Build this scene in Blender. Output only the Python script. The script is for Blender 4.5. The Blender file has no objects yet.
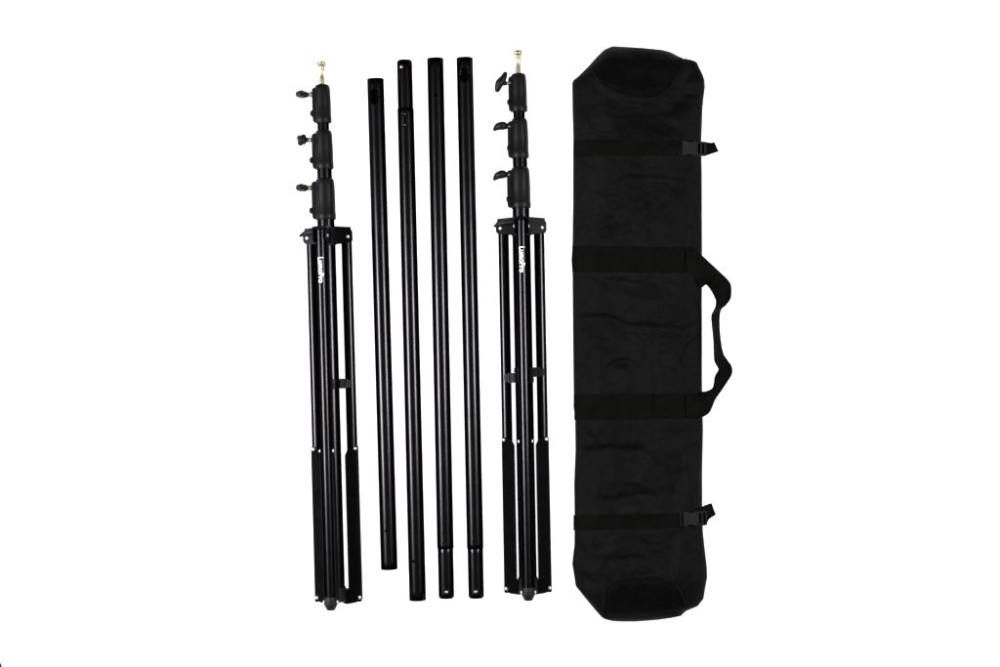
import bpy, bmesh, math, random
from mathutils import Vector, Matrix, noise

random.seed(4)
S = bpy.context.scene
COL = S.collection
R = math.radians

# ------------------------------------------------------------------ camera, world, lamps, exposure
H = 3.2                                   # camera height above the white sheet (m)
cam_d = bpy.data.cameras.new("camera")
cam = bpy.data.objects.new("camera", cam_d)
COL.objects.link(cam)
cam.location = (0, 0, H)
cam.rotation_euler = (0, 0, 0)
cam_d.sensor_width = 36
cam_d.lens = 36 * H / 2.0                 # the frame is 2 m wide on the sheet
cam_d.clip_end = 100
S.camera = cam

W = bpy.data.worlds.new("World")
S.world = W
W.use_nodes = True
W.node_tree.nodes["Background"].inputs[0].default_value = (1, 1, 1, 1)
W.node_tree.nodes["Background"].inputs[1].default_value = 0.03

S.view_settings.view_transform = 'Standard'
S.view_settings.look = 'None'
S.view_settings.exposure = 0
S.view_settings.gamma = 1


def area(name, loc, target, sx, sy, power, col=(1, 1, 1)):
    l = bpy.data.lights.new(name, 'AREA')
    l.shape = 'RECTANGLE'
    l.size, l.size_y, l.energy, l.color = sx, sy, power, col
    o = bpy.data.objects.new(name, l)
    COL.objects.link(o)
    o.location = loc
    d = (Vector(target) - Vector(loc)).normalized()
    z = -d
    y = (Vector((0, 1, 0)) - z * z.y).normalized()
    x = y.cross(z)
    o.rotation_euler = Matrix((x, y, z)).transposed().to_euler()
    return o


# copy-stand lighting: one softbox each side at about 45 degrees, a broad overhead bank
area("softbox", (-2.05, -0.16, 1.85), (-0.15, -0.05, 0), 0.64, 0.80, 152, (1.0, 0.98, 1.0))
area("softbox", (1.75, 0.06, 1.95), (-0.15, 0.05, 0), 0.60, 0.60, 84, (1.0, 0.99, 0.98))
area("overhead_bank", (0, 0, 3.8), (0, 0, 0), 4.2, 4.6, 14)
# the table is a light table: a lamp bank under its translucent white sheet
area("table_lamp", (0.32, 0, -1.2), (0.32, 0, 0), 3.2, 3.0, 115)

# ------------------------------------------------------------------ helpers
PX = 0.002


def at(px, py, z=0.0):
    """a point of the place at height z, from its position in the photograph"""
    f = PX * (H - z) / H
    return Vector(((px - 500) * f, (333.5 - py) * f, z))


def wloc(o):
    v = Vector((0, 0, 0))
    while o:
        v += o.location
        o = o.parent
    return v


def empty(name, loc, label=None, cat=None, group=None):
    o = bpy.data.objects.new(name, None)
    o.empty_display_size = 0.05
    COL.objects.link(o)
    o.location = loc
    tag(o, label, cat, group)
    return o


def tag(o, label=None, cat=None, group=None, kind=None):
    if label: o["label"] = label
    if cat: o["category"] = cat
    if group: o["group"] = group
    if kind: o["kind"] = kind
    return o


def obj(name, bm, m, parent=None, loc=None, sharp=38, label=None):
    bmesh.ops.recalc_face_normals(bm, faces=bm.faces[:])
    base = wloc(parent) if parent else Vector((0, 0, 0))
    off = Vector(loc) if loc is not None else base
    bmesh.ops.translate(bm, verts=bm.verts[:], vec=-off)
    for f in bm.faces:
        f.smooth = True
    me = bpy.data.meshes.new(name)
    bm.to_mesh(me)
    bm.free()
    me.set_sharp_from_angle(angle=R(sharp))
    me.materials.append(m)
    o = bpy.data.objects.new(name, me)
    COL.objects.link(o)
    o.location = off - base
    o.parent = parent
    if label: o["label"] = label
    return o


def ring(bm, c, e1, e2, r1, r2, n):
    return [bm.verts.new(c + e1 * (r1 * math.cos(2 * math.pi * i / n)) + e2 * (r2 * math.sin(2 * math.pi * i / n))) for i in range(n)]


def bridge(bm, a, b):
    n = len(a)
    for i in range(n):
        bm.faces.new((a[i], a[(i + 1) % n], b[(i + 1) % n], b[i]))


def lathe(bm, o, d, prof, n=40):
    """prof: list of (distance along d, radius); closed at both ends"""
    d = d.normalized()
    e1 = d.orthogonal().normalized()
    e2 = d.cross(e1)
    rs = [ring(bm, o + d * s, e1, e2, r, r, n) for s, r in prof]
    for a, b in zip(rs, rs[1:]):
        bridge(bm, a, b)
    bm.faces.new(rs[0])
    bm.faces.new(rs[-1])


def chain(bm, pts, rad, n=14, sub=5, flat=1.0):
    """a rounded, tapering bar along a smooth curve through pts"""
    P, Q = [], []
    m = len(pts)
    for i in range(m - 1):
        p0, p1, p2, p3 = pts[max(i - 1, 0)], pts[i], pts[i + 1], pts[min(i + 2, m - 1)]
        for k in range(sub):
            t = k / sub
            P.append(0.5 * ((2 * p1) + (p2 - p0) * t + (2 * p0 - 5 * p1 + 4 * p2 - p3) * t * t + (3 * p1 - p0 - 3 * p2 + p3) * t ** 3))
            Q.append(rad[i] * (1 - t) + rad[i + 1] * t)
    P.append(pts[-1]); Q.append(rad[-1])
    t0 = (P[1] - P[0]).normalized(); t1 = (P[-1] - P[-2]).normalized()
    A, B = [], []
    for a in (75, 50, 25):
        A.append((P[0] - t0 * Q[0] * math.sin(R(a)), Q[0] * math.cos(R(a))))
    for a in (25, 50, 75):
        B.append((P[-1] + t1 * Q[-1] * math.sin(R(a)), Q[-1] * math.cos(R(a))))
    allp = A + list(zip(P, Q)) + B
    e1 = t0.orthogonal().normalized()
    prev = None
    rs = []
    for i, (p, r) in enumerate(allp):
        if i < 3: t = t0
        elif i >= len(allp) - 3: t = t1
        else:
            j = i - 3
            t = (P[min(j + 1, len(P) - 1)] - P[max(j - 1, 0)]).normalized()
        e1 = (e1 - t * e1.dot(t)).normalized()
        rs.append(ring(bm, p, e1, t.cross(e1), r, r * flat, n))
    for a, b in zip(rs, rs[1:]):
        bridge(bm, a, b)
    bm.faces.new(rs[0]); bm.faces.new(rs[-1])


def prism(bm, poly, fr, h0, h1, bev=0.0):
    """poly in the plane (e1,e2) of frame fr=(o,e1,e2,e3), extruded h0..h1 along e3"""
    o, e1, e2, e3 = fr
    if e1.length < 0.5: bev *= e1.length            # frames measured in picture units
    t = bmesh.new()
    a = [t.verts.new(o + e1 * x + e2 * y + e3 * h0) for x, y in poly]
    b = [t.verts.new(o + e1 * x + e2 * y + e3 * h1) for x, y in poly]
    t.faces.new(a); t.faces.new(b)
    bridge(t, a, b)
    if bev:
        bmesh.ops.bevel(t, geom=t.edges[:], offset=bev, segments=2, affect='EDGES', clamp_overlap=True)
    mv = {v: bm.verts.new(v.co) for v in t.verts}
    for f in t.faces:
        bm.faces.new([mv[v] for v in f.verts])
    t.free()


def rect(x0, x1, y0, y1):
    return [(x0, y0), (x1, y0), (x1, y1), (x0, y1)]


# ------------------------------------------------------------------ materials
def mat(name, col, rough, spec=0.5, metal=0.0, nscale=0, namp=0.0, bump=None, rvar=0.0, sheen=0.0, edge=None):
    m = bpy.data.materials.new(name)
    m.use_nodes = True
    nt = m.node_tree
    b = nt.nodes["Principled BSDF"]
    b.inputs["Base Color"].default_value = (*col, 1)
    b.inputs["Roughness"].default_value = rough
    b.inputs["Specular IOR Level"].default_value = spec
    b.inputs["Metallic"].default_value = metal
    if edge is not None:                          # anodised coat: dark at grazing angles
        b.inputs["Specular Tint"].default_value = (edge, edge, edge, 1)
    if sheen:
        b.inputs["Sheen Weight"].default_value = sheen
        b.inputs["Sheen Roughness"].default_value = 0.4
    tc = nt.nodes.new("ShaderNodeTexCoord")
    if nscale:
        n = nt.nodes.new("ShaderNodeTexNoise")
        n.inputs["Scale"].default_value = nscale
        n.inputs["Detail"].default_value = 5
        nt.links.new(tc.outputs["Object"], n.inputs["Vector"])
        mr = nt.nodes.new("ShaderNodeMapRange")
        mr.inputs["From Min"].default_value = 0.3; mr.inputs["From Max"].default_value = 0.7
        mr.inputs["To Min"].default_value = 1 - namp; mr.inputs["To Max"].default_value = 1 + namp
        nt.links.new(n.outputs["Fac"], mr.inputs["Value"])
        vm = nt.nodes.new("ShaderNodeVectorMath"); vm.operation = 'SCALE'
        vm.inputs[0].default_value = col
        nt.links.new(mr.outputs[0], vm.inputs["Scale"])
        nt.links.new(vm.outputs[0], b.inputs["Base Color"])
        if rvar:
            m2 = nt.nodes.new("ShaderNodeMapRange")
            m2.inputs["From Min"].default_value = 0.3; m2.inputs["From Max"].default_value = 0.7
            m2.inputs["To Min"].default_value = rough - rvar; m2.inputs["To Max"].default_value = rough + rvar
            nt.links.new(n.outputs["Fac"], m2.inputs["Value"])
            nt.links.new(m2.outputs[0], b.inputs["Roughness"])
    if bump == 'grain':
        n = nt.nodes.new("ShaderNodeTexNoise"); n.inputs["Scale"].default_value = 900
        bp = nt.nodes.new("ShaderNodeBump"); bp.inputs["Strength"].default_value = 0.25; bp.inputs["Distance"].default_value = 0.0006
        nt.links.new(tc.outputs["Object"], n.inputs["Vector"])
        nt.links.new(n.outputs["Fac"], bp.inputs["Height"])
        nt.links.new(bp.outputs[0], b.inputs["Normal"])
    if bump in ('weave', 'webbing'):
        sc = 520 if bump == 'weave' else 300
        ws = []
        for d in ('X', 'Y'):
            w = nt.nodes.new("ShaderNodeTexWave"); w.bands_direction = d
            w.inputs["Scale"].default_value = sc if d == 'Y' or bump == 'weave' else sc * .35
            w.inputs["Distortion"].default_value = 0.6
            nt.links.new(tc.outputs["Object"], w.inputs["Vector"]); ws.append(w)
        mx = nt.nodes.new("ShaderNodeMath"); mx.operation = 'MULTIPLY'
        nt.links.new(ws[0].outputs["Fac"], mx.inputs[0]); nt.links.new(ws[1].outputs["Fac"], mx.inputs[1])
        bp = nt.nodes.new("ShaderNodeBump"); bp.inputs["Strength"].default_value = 0.35; bp.inputs["Distance"].default_value = 0.0005
        nt.links.new(mx.outputs[0], bp.inputs["Height"])
        last = bp
        if bump == 'weave':                       # soft crumple of the cloth
            n = nt.nodes.new("ShaderNodeTexNoise"); n.inputs["Scale"].default_value = 14; n.inputs["Detail"].default_value = 6
            n.inputs["Distortion"].default_value = 1.0
            nt.links.new(tc.outputs["Object"], n.inputs["Vector"])
            b2 = nt.nodes.new("ShaderNodeBump"); b2.inputs["Strength"].default_value = 0.5; b2.inputs["Distance"].default_value = 0.012
            nt.links.new(n.outputs["Fac"], b2.inputs["Height"])
            nt.links.new(bp.outputs[0], b2.inputs["Normal"])
            last = b2
        nt.links.new(last.outputs[0], b.inputs["Normal"])
    return m


M = dict(
    sheet=mat("white_sheet", (0.92, 0.92, 0.92), 0.9, 0.1, nscale=3, namp=0.01),
    floor=mat("dark_blue_floor", (0.015, 0.012, 0.085), 0.7, 0.2, nscale=6, namp=0.15),
    metal=mat("black_anodised_metal", (0.0150, 0.0145, 0.0155), 0.23, 0.5, 1.0, nscale=25, namp=0.12, edge=0.12),
    satin=mat("black_painted_steel", (0.0022, 0.0022, 0.0025), 0.36, 0.055, nscale=60, namp=0.2, rvar=0.05),
    plastic=mat("black_plastic", (0.0032, 0.0032, 0.0036), 0.45, 0.11, nscale=80, namp=0.15, bump='grain'),
    rubber=mat("black_rubber", (0.0045, 0.0045, 0.0048), 0.55, 0.2, nscale=60, namp=0.2, bump='grain'),
    knob=mat("knob_plastic", (0.0032, 0.0030, 0.0050), 0.5, 0.15, nscale=60, namp=0.2),
    brass=mat("brass", (0.37, 0.335, 0.225), 0.45, 0.5, 1.0, nscale=120, namp=0.12, rvar=0.06),
    steel=mat("zinc_rivet", (0.80, 0.80, 0.84), 0.6, 0.5, 1.0, nscale=120, namp=0.1),
    print=mat("white_print", (0.9, 0.9, 0.9), 0.6, 0.2, nscale=200, namp=0.1),
    fabric=mat("black_nylon", (0.0022, 0.0022, 0.0025), 0.46, 0.028, nscale=9, namp=0.22, bump='weave'),
    panel=mat("black_nylon_end", (0.0030, 0.0030, 0.0032), 0.52, 0.034, nscale=12, namp=0.25, bump='weave'),
    webbing=mat("black_webbing", (0.0044, 0.0044, 0.0040), 0.6, 0.022, nscale=30, namp=0.2, bump='webbing'),
    buckle=mat("buckle_plastic", (0.0042, 0.0042, 0.0048), 0.42, 0.14, nscale=60, namp=0.12),
    dark=mat("hole_shade", (0.0008, 0.0008, 0.0008), 0.9, 0.02, nscale=60, namp=0.2),  # near-black paint standing in for the shade inside the pole holes
)

nt = M["sheet"].node_tree                             # translucent white sheet: half scatters back, half lets light through
tr = nt.nodes.new("ShaderNodeBsdfTranslucent"); tr.inputs[0].default_value = (0.92, 0.92, 0.93, 1)
mxs = nt.nodes.new("ShaderNodeMixShader"); mxs.inputs[0].default_value = 0.5
nt.links.new(nt.nodes["Principled BSDF"].outputs[0], mxs.inputs[1])
nt.links.new(tr.outputs[0], mxs.inputs[2])
nt.links.new(mxs.outputs[0], nt.nodes["Material Output"].inputs["Surface"])

# ------------------------------------------------------------------ the setting: white sheet on a dark floor
bm = bmesh.new()
prism(bm, rect(-5, 5, -5, 5), (Vector((0, 0, 0)), Vector((1, 0, 0)), Vector((0, 1, 0)), Vector((0, 0, 1))), -1.7, -1.6)
tag(obj("floor", bm, M["floor"]), kind="structure")
bm = bmesh.new()
e0, e1_ = at(0.0, 661.6), at(2.7, 667.6)            # the sheet's slanting left edge crosses the corner
dv = (e1_ - e0).normalized()
A = e0 - dv * 2.6
B = e0 + dv * 0.9
bm.faces.new([bm.verts.new(v) for v in ((A.x, A.y, 0), (B.x, B.y, 0), (2.4, B.y, 0), (2.4, A.y, 0))])
tag(obj("backdrop_sheet", bm, M["sheet"]), kind="structure")


# ------------------------------------------------------------------ light stands
def make_stand(top, bot, s0y, roll, zax, D, stud, collars, risers, knobs, bolts, clip_s, lab):
    K = PX * (H - zax) / H
    p0, p1 = at(*top, zax), at(*bot, zax)
    es = (p1 - p0).normalized()
    ew = Vector((0, 0, 1))
    eu = ew.cross(es)
    t = (s0y - top[1]) / (bot[1] - top[1])
    O = p0 + (p1 - p0) * t                          # on the axis at the top of the hub

    def P(s, u=0, w=0): return O + (es * s + eu * u + ew * w) * K
    def axx(y): return top[0] + (bot[0] - top[0]) * (y - top[1]) / (bot[1] - top[1])
    def SP(x, y, w=0): return P((y - s0y), x - axx(y), w)   # photo position -> point w above the axis
    root = empty("light_stand", (P(379).x, P(379).y, 0), lab, "light stand", "folded light stands laid out flat")

    # brass stud
    bm = bmesh.new()
    lathe(bm, SP(axx(stud[0]), stud[0]), es, [(v * K, r * K) for v, r in stud[1]], 28)
    obj("stud", bm, M["brass"], root)
    # risers
    for (y0, y1, r) in risers:
        bm = bmesh.new()
        lathe(bm, SP(axx(y0), y0), es, [(0, r * K), ((y1 - y0) * K, r * K)], 36)
        obj("riser_tube", bm, M["metal"], root)
    # collars
    for i, (y0, y1, r, lug) in enumerate(collars):
        L = y1 - y0
        bm = bmesh.new()
        lathe(bm, SP(axx(y0), y0), es, [(a * K, b * K) for a, b in
              [(0, r - 3.2), (0.5, r - 2.0), (1.6, r - 1.2), (3.4, r - 0.7), (7, r - 0.35), (L * .5, r), (L - 7, r), (L - 6.4, r + .25), (L - 1.0, r + .3), (L, r - .3)]], 44)
        c = P(y0 - s0y)
        fr = (c, -eu, es, ew)
        prism(bm, [((0) * K, 2.2 * K), ((lug - 1.2) * K, 3.2 * K), (lug * K, 5 * K), (lug * K, (L - 6) * K), ((lug - .6) * K, (L - .8) * K), (0, (L - .8) * K)],
              fr, -3.6 * K, 3.6 * K, 0.8 * K)
        co = obj("clamp_collar", bm, M["plastic"], root)
        k = knobs[i]
        bm = bmesh.new()
        for ch in k["chains"]:
            chain(bm, [SP(x, y, w) for x, y, w, _ in ch], [q * 1.18 * K for *_, q in ch])
        obj("knob", bm, M["knob"], co)
        bm = bmesh.new()
        fx, fy = k["ferrule"]
        lathe(bm, SP(fx + 1.9, fy, 0.8), -eu, [(0, 2.9 * K), (1.8 * K, 2.9 * K), (2.4 * K, 2.4 * K), (3.0 * K, 1.4 * K), (3.6 * K, 1.3 * K)], 20)
        obj("ferrule", bm, M["brass"], co)
        bm = bmesh.new()
        bx_, by_ = bolts[i]
        lathe(bm, SP(bx_ + 2.2, by_, 1.0), -eu, [(0, 3.3 * K), (1.8 * K, 3.2 * K), (2.9 * K, 2.6 * K), (3.7 * K, 1.4 * K)], 18)
        obj("bolt", bm, M["satin"], co)

    # column
    bm = bmesh.new()
    lathe(bm, P(0), es, [(0, 9.0 * K), (372 * K, 9.0 * K)], 44)
    obj("column", bm, M["metal"], root)
    angs = [-roll, 120 - roll, -120 - roll]              # front, right, left leg round the column
    def rad(a): return eu * math.sin(R(a)) + ew * math.cos(R(a))
    def tan(a): return eu * math.cos(R(a)) - ew * math.sin(R(a))

    # hub: ring and three yokes
    bm = bmesh.new()
    lathe(bm, P(1.5), es, [(0, 9.2 * K), (.4 * K, 9.7 * K), (17 * K, 9.7 * K), (17.6 * K, 9.2 * K)], 44)
    hub = obj("hub", bm, M["plastic"], root)
    for a in angs:
        er, et = rad(a), tan(a)
        Oa = O + er * D * K
        if a != angs[0]:
            sd = 1 if a > 0 else -1
            er, et = rad(sd * (abs(a) - 16)), tan(sd * (abs(a) - 16))
        Ob = Oa - er * D * K
        bm = bmesh.new()
        fr = (Ob, er * K, es * K, et * K)
        for sg in (-1, 1):
            lo, hi = (5.9, 7.2) if sg > 0 else (-7.2, -5.9)
            prism(bm, [(6, 1.2), (D + 3.5, 2.4), (D + 6, 5.2), (D + 6.2, 13.6), (D + 4.2, 16.4), (6, 17.5)], fr, lo, hi, 0.35)
        prism(bm, [(6, -.4), (D + 4.6, 1.0), (D + 4.8, 3.6), (6, 3.6)], fr, -7.1, 7.1, 0.4)
        yk = obj("yoke", bm, M["satin"], root)
        for sg in (-1, 1):
            bm = bmesh.new()
            lathe(bm, Ob + (er * (D + 1.2) + es * 10.6 + et * 7.0 * sg) * K, et * sg, [(0, 1.75 * K), (.5 * K, 1.65 * K), (1.0 * K, 1.0 * K), (1.15 * K, .3 * K)], 16)
            obj("rivet", bm, M["steel"], yk)
    # the lever on the left yoke
    bm = bmesh.new()
    er = rad(angs[2])
    base = O + er * D * K
    q = [P(4.5, -8, 2), P(5.2, -16, 0), P(6.6, -22, -2), P(8.4, -26.5, -4)]
    chain(bm, q, [v * K for v in (3.4, 3.3, 2.6, 1.3)], flat=1.0)
    obj("lock_lever", bm, M["knob"], root)

    # legs with rubber feet, each with a channel brace
    for i, a in enumerate(angs):
        er, et = rad(a), tan(a)
        Oa = O + er * D * K
        end = 371 if i == 0 else 366
        bm = bmesh.new()
        lathe(bm, Oa + es * 4.2 * K, es, [(0, 4.9 * K), (.5 * K, 5.3 * K), ((end - 4.2) * K, 5.3 * K)], 40)
        lg = obj("leg", bm, M["metal"], root)
        bm = bmesh.new()
        if i == 0:
            lathe(bm, Oa + es * (end - 4) * K, es, [(v * K, r * K) for v, r in [(0, 5.7), (4.0, 6.0), (4.3, 6.8), (7.2, 6.9), (8.2, 6.5), (12.4, 4.5), (13.2, 3.8)]], 32)
        else:
            lathe(bm, Oa + es * (end - 4) * K, es, [(v * K, r * K) for v, r in [(0, 5.5), (7, 5.6), (8.6, 4.4)]], 32)
        obj("rubber_foot", bm, M["rubber"], lg)
        if i == 0:
            # printed lettering, bent round the tube and reading down the leg
            cu = bpy.data.curves.new("lettering", 'FONT')
            cu.body = "LumoPro"
            cu.size = 1.0
            cu.offset = 0.018
            to = bpy.data.objects.new("lettering", cu)
            COL.objects.link(to)
            dg = bpy.context.evaluated_depsgraph_get()
            me = bpy.data.meshes.new_from_object(to.evaluated_get(dg))
            bpy.data.objects.remove(to)
            tb = bmesh.new(); tb.from_mesh(me); bpy.data.meshes.remove(me)
            xs = [v.co.x for v in tb.verts]; ys = [v.co.y for v in tb.verts]
            lx, hx, hy, ly = min(xs), max(xs), max(ys), 0.0
            tl, thh = 25.2, 5.3
            s_start = clip_s["text"]
            for v in tb.verts:
                v.co = Vector(((v.co.x - lx) / (hx - lx) * tl, (v.co.y - ly) / (hy - ly) * thh - thh / 2, 0))
            for c in [j * .5 - 2.5 for j in range(11)]:
                bmesh.ops.bisect_plane(tb, geom=tb.verts[:] + tb.edges[:] + tb.faces[:], plane_co=(0, c, 0), plane_no=(0, 1, 0))
            for v in tb.verts:
                u = v.co.y
                # centre of the print faces straight up, whichever way the stand is rolled
                h = math.sqrt(5.3 ** 2 - u * u) + 0.10
                v.co = Oa + (es * (s_start + v.co.x) + eu * u + ew * h) * K
            obj("lettering", tb, M["print"], lg)
        # brace channel
        b0, b1 = 221.5, 374.5
        bm = bmesh.new()
        if i:                                         # the channels of the two low legs turn their cheeks up
            sd = 1 if a > 0 else -1
            er, et = rad(sd * 91), tan(sd * 91)
        Ob = Oa - er * D * K
        fr = (Ob, er * K, es * K, et * K)
        hi_r = D + (2.0 if i == 0 else 5.7)
        for sg in (-1, 1):
            lo, hi = (5.5, 6.5) if sg > 0 else (-6.5, -5.5)
            prism(bm, [(D - 7.2, b0 + 8), (D - 4, b0 + 1), (hi_r - 1, b0 - 1.5), (hi_r, b0), (hi_r + .2, b1 + (1 if i else -4)), (hi_r - 1, b1 + (2 if i else -3)), (D - 7.2, b1 + 1)], fr, lo, hi, 0.25)
        prism(bm, rect(D - 7.2, D - 5.35, b0 + 9, b1), fr, -5.6, 5.6, 0.1)
        br = obj("brace", bm, M["satin"], root)
        for sr in ((b0 + 1.3, D + (0.2 if i == 0 else 3.2)), (b1 - 2.6, D + (0.0 if i == 0 else 3.6))):
            for sg in (-1, 1):
                bm = bmesh.new()
                lathe(bm, Ob + (er * sr[1] + es * sr[0] + et * 6.3 * sg) * K, et * sg, [(0, 1.9 * K), (.6 * K, 1.75 * K), (1.2 * K, 1.1 * K), (1.45 * K, .3 * K)], 16)
                obj("rivet", bm, M["steel"], br)
    # lower hub joining the braces
    bm = bmesh.new()
    lathe(bm, P(360), es, [(0, 9.2 * K), (.5 * K, 9.8 * K), (14 * K, 9.8 * K), (15 * K, 9 * K)], 40)
    for a in angs[1:]:
        er, et = rad(a), tan(a)
        Oa = O + er * D * K
        sd = 1 if a > 0 else -1
        er, et = rad(sd * 91), tan(sd * 91)
        prism(bm, [(6, 363), (D + 2, 365), (D + 4, 370), (D + 5, 375), (D, 377.5), (11, 379), (7, 377)], (Oa - er * D * K, er * K, es * K, et * K), -4.6, 4.6, 0.6)
    obj("lower_hub", bm, M["plastic"], root)
    # spring clips holding the folded legs
    for (s, side) in clip_s["clips"]:
        a = angs[1] if side > 0 else angs[2]
        er, et = rad(a), tan(a)
        bm = bmesh.new()
        lathe(bm, P(s), es, [(0, 9.1 * K), (.3 * K, 9.9 * K), (4.3 * K, 10 * K), (4.7 * K, 9.5 * K), (5.3 * K, 9.5 * K), (5.7 * K, 10 * K), (9.6 * K, 9.9 * K), (10 * K, 9.1 * K)], 36)
        fr = (P(s), er * K, es * K, et * K)
        prism(bm, rect(7.5, D - 3.6, 0.2, 9.8), fr, -5.2, 5.2, 0.7)
        for sg in (-1, 1):
            lo, hi = (4.9, 6.4) if sg > 0 else (-6.4, -4.9)
            prism(bm, rect(D - 7.4, D - 1.0, 1.2, 8.8), fr, lo, hi, 0.4)
        obj("leg_clip", bm, M["satin"], root)
    return root


def prof_stud(v):
    return v


make_stand((321.5, 63), (336.6, 612), 226.5, 8.9, 0.038, 20.9,
    (61, [(0, 3.0), (.4, 4.0), (.9, 4.4), (4.2, 4.4), (5.0, 3.7), (6.0, 3.0), (9.0, 2.9), (9.6, 2.5), (10.2, 2.2), (15.6, 2.2), (16.6, 2.5), (20, 2.8), (25, 2.9)]),
    [(84.5, 123.2, 8.3, 10.3), (130.2, 169.4, 9.1, 11.8), (178.2, 219.8, 10.0, 13.3)],
    [(119, 136, 5.9), (165, 184, 7.4), (214, 233, 8.6)],
    [dict(ferrule=(310.2, 94.2), chains=[[(310, 94.3, 0, 1.7), (305, 94, 0, 2.2)], [(305.6, 94.2, 0, 2.7), (302.5, 93.8, 0, 3.5), (299.0, 93.5, 0, 3.0)], [(301.5, 93.6, -6, 2.6), (302, 93.7, 0, 3.6), (301.5, 93.6, 6.5, 2.6)]]),
     dict(ferrule=(309.2, 139.6), chains=[[(310, 139.5, 0, 1.7), (303, 139.2, 0, 2.6)], [(303.6, 136.6, 1.5, 2.5), (302, 139.2, 2, 3.4), (300.6, 142.4, 1, 2.5)], [(299.3, 136.9, -1, 2.4), (301.5, 139.2, 2, 3.2), (304, 141.6, 2, 2.3)]]),
     dict(ferrule=(309.2, 187.5), chains=[[(310, 187.5, 0, 1.7), (304, 187.2, 0, 2.4)], [(304.8, 187.4, 0, 3.1), (301.5, 187, 0, 3.5), (299.4, 186.9, 0, 3.2)], [(301.5, 187, -6, 2.8), (302, 187, 0, 3.4), (301.5, 187, 6.5, 2.8)]])],
    [(311.6, 113.3), (311.0, 160), (310.8, 210.3)],
    dict(text=31.8, clips=[(152.5, 1)]),
    "folded black light stand lying left of the four poles, knobs turned end-on")

make_stand((517.9, 52), (528.3, 603), 217.0, 0.2, 0.0315, 20.7,
    (50.2, [(0, 2.8), (.5, 3.8), (1.2, 4.4), (3.2, 4.5), (4.4, 3.8), (5.4, 2.8), (6.8, 2.7), (7.0, 3.0), (8.2, 3.0), (8.4, 2.5), (9.2, 2.5), (9.5, 2.3), (15.8, 2.4), (17, 2.7), (23.5, 3.0), (26, 3.0)]),
    [(73.5, 112, 8.3, 10.4), (118.3, 158.4, 8.9, 12.0), (167.0, 208.4, 9.9, 13.5)],
    [(108, 124, 5.9), (154, 173, 7.3), (203, 224, 8.5)],
    [dict(ferrule=(508.6, 83.2), chains=[[(505.5, 83.0, 0, 2.0), (502, 82.4, 0, 2.5)], [(505.2, 73.6, 0, 2.0), (503.3, 77.8, 0.6, 2.9), (499.6, 83, 1.2, 3.7), (497.4, 89.2, 0, 2.4)]]),
     dict(ferrule=(508.5, 126.6), chains=[[(505, 126.4, 0, 2.6), (503, 126.2, 0, 3.4)], [(504.4, 125.6, 1, 3.2), (502, 125.6, 3, 3.5), (497.8, 126.6, 2, 3.2), (494.8, 128.8, 0, 1.7)]]),
     dict(ferrule=(507.9, 174.8), chains=[[(504.6, 174.7, 0, 2.6), (502.5, 174.6, 0, 3.4)], [(503.9, 174.2, 1, 3.3), (501.4, 174.2, 3, 3.6), (497.4, 175.8, 2, 3.2), (494.8, 178.2, 0, 1.8)]])],
    [(508.4, 102.2), (508.2, 148), (507.6, 199)],
    dict(text=31.0, clips=[(150.5, 1), (155.8, -1)]),
    "folded black light stand lying between the four poles and the bag")


# ------------------------------------------------------------------ crossbar poles
def tube_mesh(p0, d, L, r0, r1, holes=(), n=72, bore=True, soft=0.0012, wall=0.0022, step=0.02):
    """hollow tube with recessed holes; holes: (s, angle from +z in rad, half length, half width, depth)"""
    bm = bmesh.new()
    ss = {0.0, soft * .35, soft, L - soft, L - soft * .35, L}
    k = 0.0
    while k < L:
        ss.add(k); k += step
    for (s, a, hl, hw, dp) in holes:
        m = 22
        for j in range(-m, m + 1):
            ss.add(min(max(s + hl * 1.35 * j / m, soft), L - soft))
    ss = sorted(ss)
    out = [ss[0]]
    for v in ss[1:]:
        if v - out[-1] > 1e-5: out.append(v)
    ss = out
    ez = Vector((0, 0, 1)); ex = ez.cross(d).normalized()
    # finer angular steps on the upper side
    th = []
    for i in range(n):
        x = i / n * 2 * math.pi - math.pi
        th.append(x - 0.55 * math.sin(x))
    rings = []
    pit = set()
    for s in ss:
        r = r0 + (r1 - r0) * s / L
        e = min(s, L - s)
        if e < soft: r -= (soft * .75) * (1 - e / soft) ** 1.5
        row = []
        for t in th:
            rr = r
            inside = False
            for (hs, a, hl, hw, dp) in holes:
                q = ((s - hs) / hl) ** 2 + ((t - a) * r / hw) ** 2
                if q < 1.0:
                    rr = r - dp * (min(1, (1 - q) * 7) if dp > .003 else 1 - q)
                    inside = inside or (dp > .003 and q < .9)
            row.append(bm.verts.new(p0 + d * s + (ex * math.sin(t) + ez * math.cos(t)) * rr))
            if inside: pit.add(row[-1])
        rings.append(row)
    for a, b in zip(rings, rings[1:]): bridge(bm, a, b)
    for end, sgn in ((0, 1), (-1, -1)):
        c = p0 + d * ss[end]
        base = rings[end]
        prev = base
        for (dd, dr) in ((0, wall), (0.016, wall)):
            rr = (r0 if end == 0 else r1) - dr
            row = [bm.verts.new(c + d * sgn * dd + (ex * math.sin(t) + ez * math.cos(t)) * rr) for t in th]
            bridge(bm, prev, row)
            prev = row
        bm.faces.new(prev)
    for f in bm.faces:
        if any(v in pit for v in f.verts): f.material_index = 1     # shade inside the holes, painted with a darker matte material
    return bm


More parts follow.
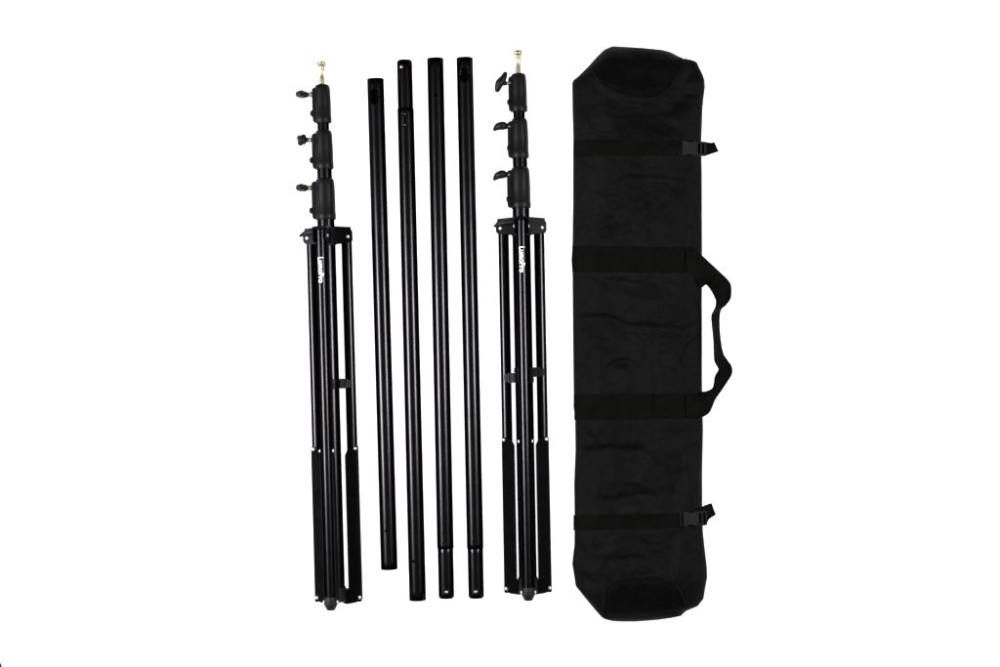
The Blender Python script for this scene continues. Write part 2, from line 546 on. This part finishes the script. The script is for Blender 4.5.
def make_pole(top, bot, wt, wb, label, insert=None, holes=(), dimples=(), pin=None):
    rz = (wt + wb) / 4 * PX
    p0, p1 = at(*top, rz), at(*bot, rz)
    d = (p1 - p0).normalized()
    L = (p1 - p0).length
    kk = L / (bot[1] - top[1])
    s_of = lambda y: (y - top[1]) * kk
    r0, r1 = wt / 2 * PX * 1.01, wb / 2 * PX * 1.01

    def hole(x, y, hl, hw, dp):
        c = top[0] + (bot[0] - top[0]) * (y - top[1]) / (bot[1] - top[1])
        return (s_of(y), math.asin(max(-1, min(1, (x - c) * PX / rz))), hl * PX, hw * PX, dp)
    hs = [hole(*h) for h in holes] + [hole(x, y, 1.3, 1.7, 0.0008) for x, y in dimples]
    a, b = 0.0, L
    if insert:
        y, rin, side = insert
        if side < 0: a = s_of(y)
        else: b = s_of(y)
    mid = (p0 + p1) / 2
    ra = r0 + (r1 - r0) * a / L
    rb = r0 + (r1 - r0) * b / L
    bm = tube_mesh(p0 + d * a, d, b - a, ra, rb, [(s - a, t, l, w, q) for s, t, l, w, q in hs])
    root = obj("crossbar_pole", bm, M["metal"], None, loc=(mid.x, mid.y, 0), sharp=50)
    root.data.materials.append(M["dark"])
    tag(root, label, "pole", "four crossbar poles between the light stands")
    if insert:
        y, rin, side = insert
        ov = 0.012
        i0, i1 = (0, a + ov) if side < 0 else (b - ov, L)
        bm = tube_mesh(p0 + d * i0, d, i1 - i0, rin * PX, rin * PX, [], soft=0.004, wall=0.005)
        obj("joining_end", bm, M["metal"], root, sharp=50)
    if pin:
        s = s_of(pin[1])
        c = p0 + d * s
        x = top[0] + (bot[0] - top[0]) * (pin[1] - top[1]) / (bot[1] - top[1])
        t = math.asin((pin[0] - x) * PX / (rin * PX))
        ex = Vector((0, 0, 1)).cross(d)
        dr = ex * math.sin(t) + Vector((0, 0, 1)) * math.cos(t)
        bm = bmesh.new()
        lathe(bm, c + dr * (rin * PX - .001), dr, [(0, .0034), (.002, .0033), (.0036, .0025), (.0044, .0008)], 18)
        obj("spring_button", bm, M["brass"], root)
    return root


make_pole((375.4, 78.9), (389.3, 569.2), 16.3, 16.4,
          "shorter black pole with an oval hole near its top, set lower than the others",
          holes=[(375.0, 97.6, 7.8, 4.3, .012), (386.6, 530, 1.3, 1.3, .006)])
make_pole((404.4, 60.2), (417.7, 600.2), 16.0, 16.5,
          "black pole with its narrow end and brass button at the top",
          insert=(108.5, 7.55, -1), holes=[(413.9, 560.3, 1.3, 1.3, .006)], dimples=[(404.3, 115.5), (404.3, 126.5)], pin=(402.1, 68.0))
make_pole((435.2, 58.4), (446.5, 598.2), 16.0, 16.4,
          "black pole with a tiny pinhole near its top and a narrow brass buttoned bottom end",
          insert=(548.5, 7.75, 1), holes=[(436.2, 96.3, 1.4, 1.4, .006)], dimples=[(444.2, 533), (444.2, 542.6)], pin=(446.7, 590.6))
make_pole((464.6, 57.9), (476.3, 598.0), 16.0, 16.4,
          "black pole with an oval hole near its top and a narrow brass buttoned bottom end",
          insert=(548.5, 7.75, 1), holes=[(464.6, 76.6, 7.4, 4.3, .012)], dimples=[(474.2, 532), (474.2, 541.3)], pin=(476.0, 590.4))

# ------------------------------------------------------------------ the carrying bag
LEFT = [(47, 611), (47.6, 608), (50.5, 603), (56, 597.5), (66, 588.5), (76, 578.5), (80, 573.5), (83, 572), (112, 572.4), (138, 573.2), (156, 573), (200, 573), (244, 572.4),
        (260, 571.4), (274, 572.4), (300, 572.6), (345, 573), (393, 573.6), (406, 573.4), (420, 575), (450, 575.4), (483, 574.1), (515, 574.5), (530, 574.4),
        (545, 574.3), (555, 573), (564, 572.2), (575, 574), (586, 575.6), (598, 585), (610, 595), (618.4, 602.5), (620, 607), (621, 612)]
RIGHT = [(47, 616), (47.8, 630), (48.5, 645), (50.8, 667), (53.5, 673), (57.3, 680), (59.6, 688), (60.4, 692), (61.5, 696.5), (67, 699), (74, 702.5), (80, 704.6), (87, 705), (95, 704), (108, 702.6), (140, 701.5),
         (180, 702), (256, 702.2), (300, 702), (392, 702.2), (430, 703.2), (470, 702.4), (508, 702.4), (531, 703), (550, 705), (567, 707), (577.6, 707.4), (586, 705.8), (599, 703.6), (606, 698),
         (611, 686), (616, 681), (618.6, 667), (620, 655), (621, 640)]


def interp(tab, y):
    if y <= tab[0][0]: return tab[0][1]
    for (a, x), (b, z) in zip(tab, tab[1:]):
        if y <= b: return x + (z - x) * (y - a) / (b - a)
    return tab[-1][1]


def segd(px, py, a, b):
    ax, ay = a; bx, by = b
    dx, dy = bx - ax, by - ay
    t = max(0, min(1, ((px - ax) * dx + (py - ay) * dy) / (dx * dx + dy * dy)))
    ex, ey = px - ax - t * dx, py - ay - t * dy
    s = dx * ey - dy * ex
    return math.hypot(ex, ey), (1 if s > 0 else -1), t


def smooth(tab, n=60):
    out = []
    m = len(tab)
    for i in range(m - 1):
        p = [Vector((*tab[max(0, min(m - 1, i + k))], 0)) for k in (-1, 0, 1, 2)]
        for k in range(4):
            t = k / 4
            q = 0.5 * ((2 * p[1]) + (p[2] - p[0]) * t + (2 * p[0] - 5 * p[1] + 4 * p[2] - p[3]) * t * t + (3 * p[1] - p[0] - 3 * p[2] + p[3]) * t ** 3)
            out.append((q.x, q.y))
    out.append(tab[-1])
    return out



# creases of the cloth: polyline, depth (m), width below (px)
CREASES = [
    ([(612, 186), (640, 181), (672, 182), (694, 186)], .007, 8), ([(640, 226), (656, 210), (668, 190)], .005, 6),
    ([(578, 238), (604, 224), (628, 204)], .004, 8), ([(600, 214), (622, 220), (636, 188)], .003, 6),
    ([(575, 318), (604, 318), (628, 325), (662, 329), (692, 327)], .009, 7), ([(575, 336), (600, 342), (622, 344)], .004, 6),
    ([(604, 372), (614, 364), (626, 362), (640, 370)], .007, 5), ([(596, 276), (612, 282), (642, 285), (652, 276)], .006, 6),
    ([(678, 368), (684, 352), (694, 340)], .006, 5), ([(640, 300), (656, 282), (672, 272)], .004, 6), ([(610, 312), (618, 292), (626, 278)], .003, 6),
    ([(575, 450), (606, 449), (636, 449), (652, 460), (664, 470)], .006, 6), ([(581, 426), (592, 440), (604, 450)], .004, 6),
    ([(681, 448), (679, 476), (675, 500), (673, 530)], .008, 7), ([(683, 452), (694, 446), (700, 446)], .005, 6),
    ([(592, 498), (616, 500), (642, 494), (660, 504)], .006, 8), ([(620, 484), (646, 490), (664, 492)], .004, 7),
    ([(578, 566), (588, 578), (592, 584)], .006, 5), ([(630, 538), (648, 546), (664, 562)], .006, 7), ([(596, 560), (630, 556), (650, 562)], .004, 7),
    ([(673, 530), (674, 552), (668, 572)], .006, 6), ([(588, 84), (614, 102), (646, 110), (680, 98), (698, 88)], .008, 9),
    ([(604, 116), (640, 118), (672, 112)], .004, 9), ([(690, 70), (686, 86), (688, 98)], .006, 5), ([(590, 128), (640, 124), (684, 128)], .003, 8),
    ([(686, 196), (688, 226), (684, 250)], .005, 6), ([(577, 60 + 46), (580, 170), (578, 236)], .003, 6), ([(696, 290), (690, 320), (697, 380)], .004, 6),
    ([(578, 280), (582, 330), (579, 386)], .003, 6), ([(618, 400), (650, 398), (690, 402)], .0, 6),
]
ZB = 0.056                      # bag thickness in its middle


def endf(y):
    a = max(0.0, min(1.0, (y - 46) / 46)); b = max(0.0, min(1.0, (622 - y) / 56))
    f = lambda t: math.sqrt(max(0, 1 - (1 - t) ** 2.2))
    return 0.12 + 0.88 * min(f(a), f(b))


CREASES = [(smooth(pl), dp * 1.25, wd * 1.15) for pl, dp, wd in CREASES]


def crease(px, py):
    z = 0.0
    px, py = (px + 3.0 * noise.noise(Vector((px * .05, py * .05, 4.2))) + 1.2 * noise.noise(Vector((px * .16, py * .16, 7.2))),
              py + 3.5 * noise.noise(Vector((px * .05, py * .05, 11.7))) + 1.2 * noise.noise(Vector((px * .16, py * .16, 2.2))))
    for pl, dp, wd in CREASES:
        best = None
        if not (min(p[0] for p in pl) - wd * 3 < px < max(p[0] for p in pl) + wd * 3 and min(p[1] for p in pl) - wd * 3 < py < max(p[1] for p in pl) + wd * 3):
            continue
        for k, (a, b) in enumerate(zip(pl, pl[1:])):
            d, s, t = segd(px, py, a, b)
            if best is None or d < best[0]: best = (d, s, (k + t) / (len(pl) - 1))
        d, s, t = best
        if d < wd * 3:
            fade = math.sin(math.pi * min(max(t, .02), .98)) ** .5
            # a fold: steep on one side, a long slope on the other
            x = d * s
            z -= dp * .8 * fade * math.exp(-(x / (wd * (.45 if x < 0 else 1.3))) ** 2)
    return z


def top_z(px, py):
    xl, xr = interp(LEFT, py), interp(RIGHT, py)
    u = (px - xl) / max(1e-3, xr - xl) * 2 - 1
    u = max(-1, min(1, u))
    b = ZB / 2 * endf(py)
    pr = (1 - abs(u) ** 3.4) ** (1 / 2.2)
    ed = min(1, (1 - abs(u)) * 7)
    n = noise.noise(Vector((px * .022, py * .018, 3.1))) * .008 + noise.noise(Vector((px * .06, py * .05, 9.4))) * .0036 + noise.noise(Vector((px * .13, py * .15, 5.4))) * .0013
    return max(0.004, b + b * pr + ed * endf(py) * (n + 0.9 * crease(px, py)))


bag = empty("carrying_bag", (at(638, 334, 0)), "long black nylon carrying bag with webbing straps, lying right of the stands", "bag")
bm = bmesh.new()
NY, NX = 330, 84
rings = []
for j in range(NY + 1):
    t = j / NY
    y = 47 + (621 - 47) * t
    y += 1.2 * math.sin(0)
    xl, xr = interp(LEFT, y), interp(RIGHT, y)
    b = ZB / 2 * endf(y)
    row = []
    for i in range(NX + 1):                             # upper side, left to right
        v = -math.cos(math.pi * i / NX)
        u = 0.5 * v + 0.5 * (2 * i / NX - 1)
        x = xl + (xr - xl) * (u + 1) / 2
        z = top_z(x, y) if 0 < i < NX else b
        p = at(x, y, b); p.z = z
        row.append(bm.verts.new(p))
    for i in range(NX - 1, 0, -6):                      # under side
        v = -math.cos(math.pi * i / NX)
        x = xl + (xr - xl) * (v + 1) / 2
        p = at(x, y, b); p.z = max(0.0004, b - b * (1 - abs(v) ** 4) ** (1 / 2.2))
        row.append(bm.verts.new(p))
    rings.append(row)
for a, b_ in zip(rings, rings[1:]): bridge(bm, a, b_)
bm.faces.new(rings[0]); bm.faces.new(rings[-1])
obj("body", bm, M["fabric"], bag, sharp=80)

# end panels and their piping
def end_panel(upper, lower, bulge, seam):
    """two curves over the same span of x, cloth between"""
    bm = bmesh.new()
    NXX, NYY = 48, 26
    x0, x1 = lower[0][0], lower[-1][0]
    rows = []
    for j in range(NYY + 1):
        v = j / NYY
        row = []
        for i in range(NXX + 1):
            x = x0 + (x1 - x0) * i / NXX
            ya = interp(upper, x); yb = interp(lower, x)
            y = ya + (yb - ya) * v
            rim = min(1, min(v, 1 - v) * 6, min(i, NXX - i) / NXX * 8)
            z = top_z(x, y) + .0012 + rim * bulge * (.75 + .4 * noise.noise(Vector((x * .07, y * .07, 1.7))))
            q = at(x, y, z)
            row.append(bm.verts.new(q))
        rows.append(row)
    for a, b in zip(rows, rows[1:]):
        for i in range(NXX):
            bm.faces.new((a[i], a[i + 1], b[i + 1], b[i]))
    g = bmesh.ops.solidify(bm, geom=bm.faces[:], thickness=0.0012)
    o = obj("end_panel", bm, M["panel"], bag, sharp=80)
    bm = bmesh.new()
    pts = []
    for i in range(41):
        x = x0 + (x1 - x0) * i / 40
        y = interp(seam, x)
        z = top_z(x, y) + .0026
        pts.append(at(x, y, z))
    chain(bm, pts, [0.0015] * len(pts), n=8, sub=2)
    obj("piping", bm, M["webbing"], o)


_top_seam = smooth([(592, 70), (598, 80), (606, 87.2), (624, 95.2), (644, 98.4), (661, 95.4), (673, 83.5), (681, 68)])
_bottom_seam = smooth([(603, 610), (605.5, 590), (614, 582), (629, 577.6), (650, 576.2), (669, 580), (680, 590), (685.5, 604)])
end_panel(smooth([(592, 68), (598, 60), (605, 53.5), (613, 50.4), (645, 51.2), (667, 53.6), (675, 57.5), (681, 66)]),
          smooth([(592, 70), (598, 80), (606, 87.2), (624, 95.2), (644, 98.4), (661, 95.4), (673, 83.5), (681, 68)]), .007, _top_seam)
end_panel(smooth([(603, 610), (605.5, 590), (614, 582), (629, 577.6), (650, 576.2), (669, 580), (680, 590), (685.5, 604)]),
          smooth([(603, 613), (607, 617), (613, 618.6), (630, 618.8), (650, 618.4), (667, 616.4), (678, 613.6), (685.5, 607)]), .005, _bottom_seam)
# zip pull
bm = bmesh.new()
chain(bm, [at(683.4, 60, .034), at(684, 57.5, .036), at(685.6, 58.4, .034)], [.0016, .0018, .0014], n=10)
obj("zip_pull", bm, M["steel"], bag)


def band(name, ytop, ybot, x0, x1, lift, m, parent=bag, n=70, nv=10):
    """webbing sewn across the bag and following its surface; ytop/ybot are functions of x"""
    bm = bmesh.new()
    rows = []
    for j in range(nv + 1):
        row = []
        for i in range(n + 1):
            x = x0 + (x1 - x0) * i / n
            y = ytop(x) + (ybot(x) - ytop(x)) * j / nv
            z = max(top_z(x, y), top_z(x, ytop(x)) * .5 + top_z(x, ybot(x)) * .5) + lift
            q = at(x, y, z)
            row.append(bm.verts.new(q))
        rows.append(row)
    for a, b in zip(rows, rows[1:]):
        for i in range(n):
            bm.faces.new((a[i], a[i + 1], b[i + 1], b[i]))
    bmesh.ops.solidify(bm, geom=bm.faces[:], thickness=0.0016)
    return obj(name, bm, m, parent, sharp=60)


lin = lambda a, b: (lambda x: a + (b - a) * (x - 572) / 130)
band("webbing_band", lin(246, 247.5), lin(272, 273), 572.0, 696, .0022, M["webbing"])
band("webbing_band", lin(394.5, 393.5), lin(420, 418.5), 574.2, 698, .0022, M["webbing"])

band("stitched_patch", lin(247.4, 248.6), lin(270.8, 271.8), 655, 684, .0044, M["webbing"], n=20)
band("stitched_patch", lin(395.8, 394.8), lin(418.8, 417.4), 654, 684, .0044, M["webbing"], n=20)

# the webbing handle: stands up on its edge at the grip
OUT = [(686, 247.5, 0), (694, 249, .0), (702, 255.2, 0), (716, 268.2, .004), (726, 277.6, .008), (730.6, 283.4, .012), (731.6, 291, .018), (730.6, 298.8, .022), (726, 305.4, .02), (720.8, 311, .02), (719.8, 325, .02), (721, 340, .02),
       (723.4, 353, .02), (727.6, 360, .02), (731.8, 366.4, .018), (732.2, 373.6, .012), (728.2, 381, .006), (721.8, 390.4, .004), (715.4, 399.8, .002), (712, 408, .0), (708.6, 413.6, 0), (702.4, 417.2, 0), (694, 418.6, 0), (686, 418.8, 0)]
INN = [(686, 272, 0), (694, 275, 0), (701, 287, 0), (706, 284.8, -.004), (710, 289.2, -.008), (713.4, 295, -.012), (715.6, 300.4, -.016), (715.4, 306, -.02), (713, 311.4, -.02), (711.1, 316.4, -.02), (711.9, 328, -.02), (713.1, 340, -.02),
       (713.6, 354, -.02), (714.4, 361.6, -.02), (717.6, 367.6, -.016), (718, 370.4, -.012), (714.8, 376, -.008), (713.8, 382, -.004), (712.2, 388, -.002), (706, 391.2, 0), (701, 391.6, 0), (698, 393, 0), (694, 393.4, 0), (686, 393.6, 0)]
_za = top_z(686, 260) + .0036
_zb = top_z(686, 406) + .0036
ZC = [_za, _za - .002, .048, .038, .033, .031, .030, .029, .029, .029, .029, .029, .029, .029, .029, .029, .03, .031, .033, .036, .041, .048, _zb - .002, _zb]
bm = bmesh.new()


def crv(P, n):
    out = []
    m = len(P)
    for i in range(m - 1):
        p = [Vector(P[max(0, min(m - 1, i + k))]) for k in (-1, 0, 1, 2)]
        for k in range(n):
            t = k / n
            out.append(0.5 * ((2 * p[1]) + (p[2] - p[0]) * t + (2 * p[0] - 5 * p[1] + 4 * p[2] - p[3]) * t * t + (3 * p[1] - p[0] - 3 * p[2] + p[3]) * t ** 3))
    out.append(Vector(P[-1]))
    return out


co = crv([(x, y, z + c) for (x, y, z), c in zip(OUT, ZC)], 5)
ci = crv([(x, y, z + c) for (x, y, z), c in zip(INN, ZC)], 5)
rows = []
for a, b in zip(co, ci):
    row = []
    for k in range(9):
        t = k / 8
        q = a.lerp(b, t)
        row.append(bm.verts.new(at(q.x, q.y, max(.003, q.z + .003 * math.sin(math.pi * t)))))
    rows.append(row)
for a, b in zip(rows, rows[1:]):
    for i in range(8):
        bm.faces.new((a[i], a[i + 1], b[i + 1], b[i]))
bmesh.ops.solidify(bm, geom=bm.faces[:], thickness=0.002)
obj("handle", bm, M["webbing"], bag, sharp=60)


# narrow straps with side-release buckles
def strap(yt, yb, bx0, by0, ang, tail):
    s = band("strap", yt, yb, 573.4, 684, .0018, M["webbing"], n=60, nv=6)
    ca, sa = math.cos(R(ang)), math.sin(R(ang))
    zb = top_z(bx0 + 9, by0 + 8)
    o = at(bx0, by0, zb + .002)
    k = PX * (H - zb) / H
    e1 = Vector((ca, -sa, 0)) * k; e2 = Vector((-sa, -ca, 0)) * k; e3 = Vector((0, 0, 1)) * k
    fr = (o, e1, e2, e3)
    bm = bmesh.new()
    # receiving half with waisted sides
    prism(bm, [(2.2, .6), (5.6, .3), (7.2, 2.6), (10.6, 2.9), (13, .9), (17.4, .6), (17.4, 15.2), (13, 15.0), (10.6, 12.9), (7.2, 13.2), (5.6, 15.6), (2.2, 15.2)], fr, 0, 4.2, .9)
    prism(bm, rect(-.6, 1.0, .8, 15), fr, .2, 2.4, .5)
    prism(bm, rect(.6, 2.8, .8, 2.4), fr, .2, 2.6, .4)
    prism(bm, rect(.6, 2.8, 13.4, 15), fr, .2, 2.6, .4)
    # tongue half: frame with bars
    prism(bm, rect(17.2, 26.6, .9, 2.6), fr, .3, 3.2, .5)
    prism(bm, rect(17.2, 26.6, 13.2, 14.9), fr, .3, 3.2, .5)
    prism(bm, rect(17.0, 18.6, 1.5, 14.3), fr, .4, 3.0, .4)
    prism(bm, rect(20.6, 22.6, 1.5, 14.3), fr, .4, 3.5, .5)
    prism(bm, rect(24.6, 26.6, 1.2, 14.6), fr, .3, 3.2, .5)
    obj("buckle", bm, M["buckle"], s)
    bm = bmesh.new()
    zz = [.052, .050, .045, .040]
    n = len(tail)
    top = []; 
    for (a, b), z in zip(tail, zz):
        top.append([at(a[0] + (b[0] - a[0]) * q / 5, a[1] + (b[1] - a[1]) * q / 5, z + .001 * math.sin(math.pi * q / 5)) for q in range(6)])
    vs = [[bm.verts.new(p) for p in r_] for r_ in top]
    for a, b in zip(vs, vs[1:]):
        for i in range(5): bm.faces.new((a[i], a[i + 1], b[i + 1], b[i]))
    bmesh.ops.solidify(bm, geom=bm.faces[:], thickness=0.0016)
    obj("strap_tail", bm, M["webbing"], s, sharp=60)


strap(lin(139.5, 141.5), lin(156, 155.5), 679.4, 140.4, 1.5,
      [((695, 142.6), (695, 154.4)), ((704, 141.6), (704, 156.6)), ((711, 142.8), (711, 154.0)), ((714.4, 142.0), (718.8, 151.6))])
strap(lin(515, 513), lin(530.5, 527.5), 680.2, 510.6, -1.5,
      [((694, 511), (694, 526)), ((701, 507), (705.4, 525.6)), ((706, 504.6), (709.4, 519)), ((711.6, 503), (716, 514.6))])
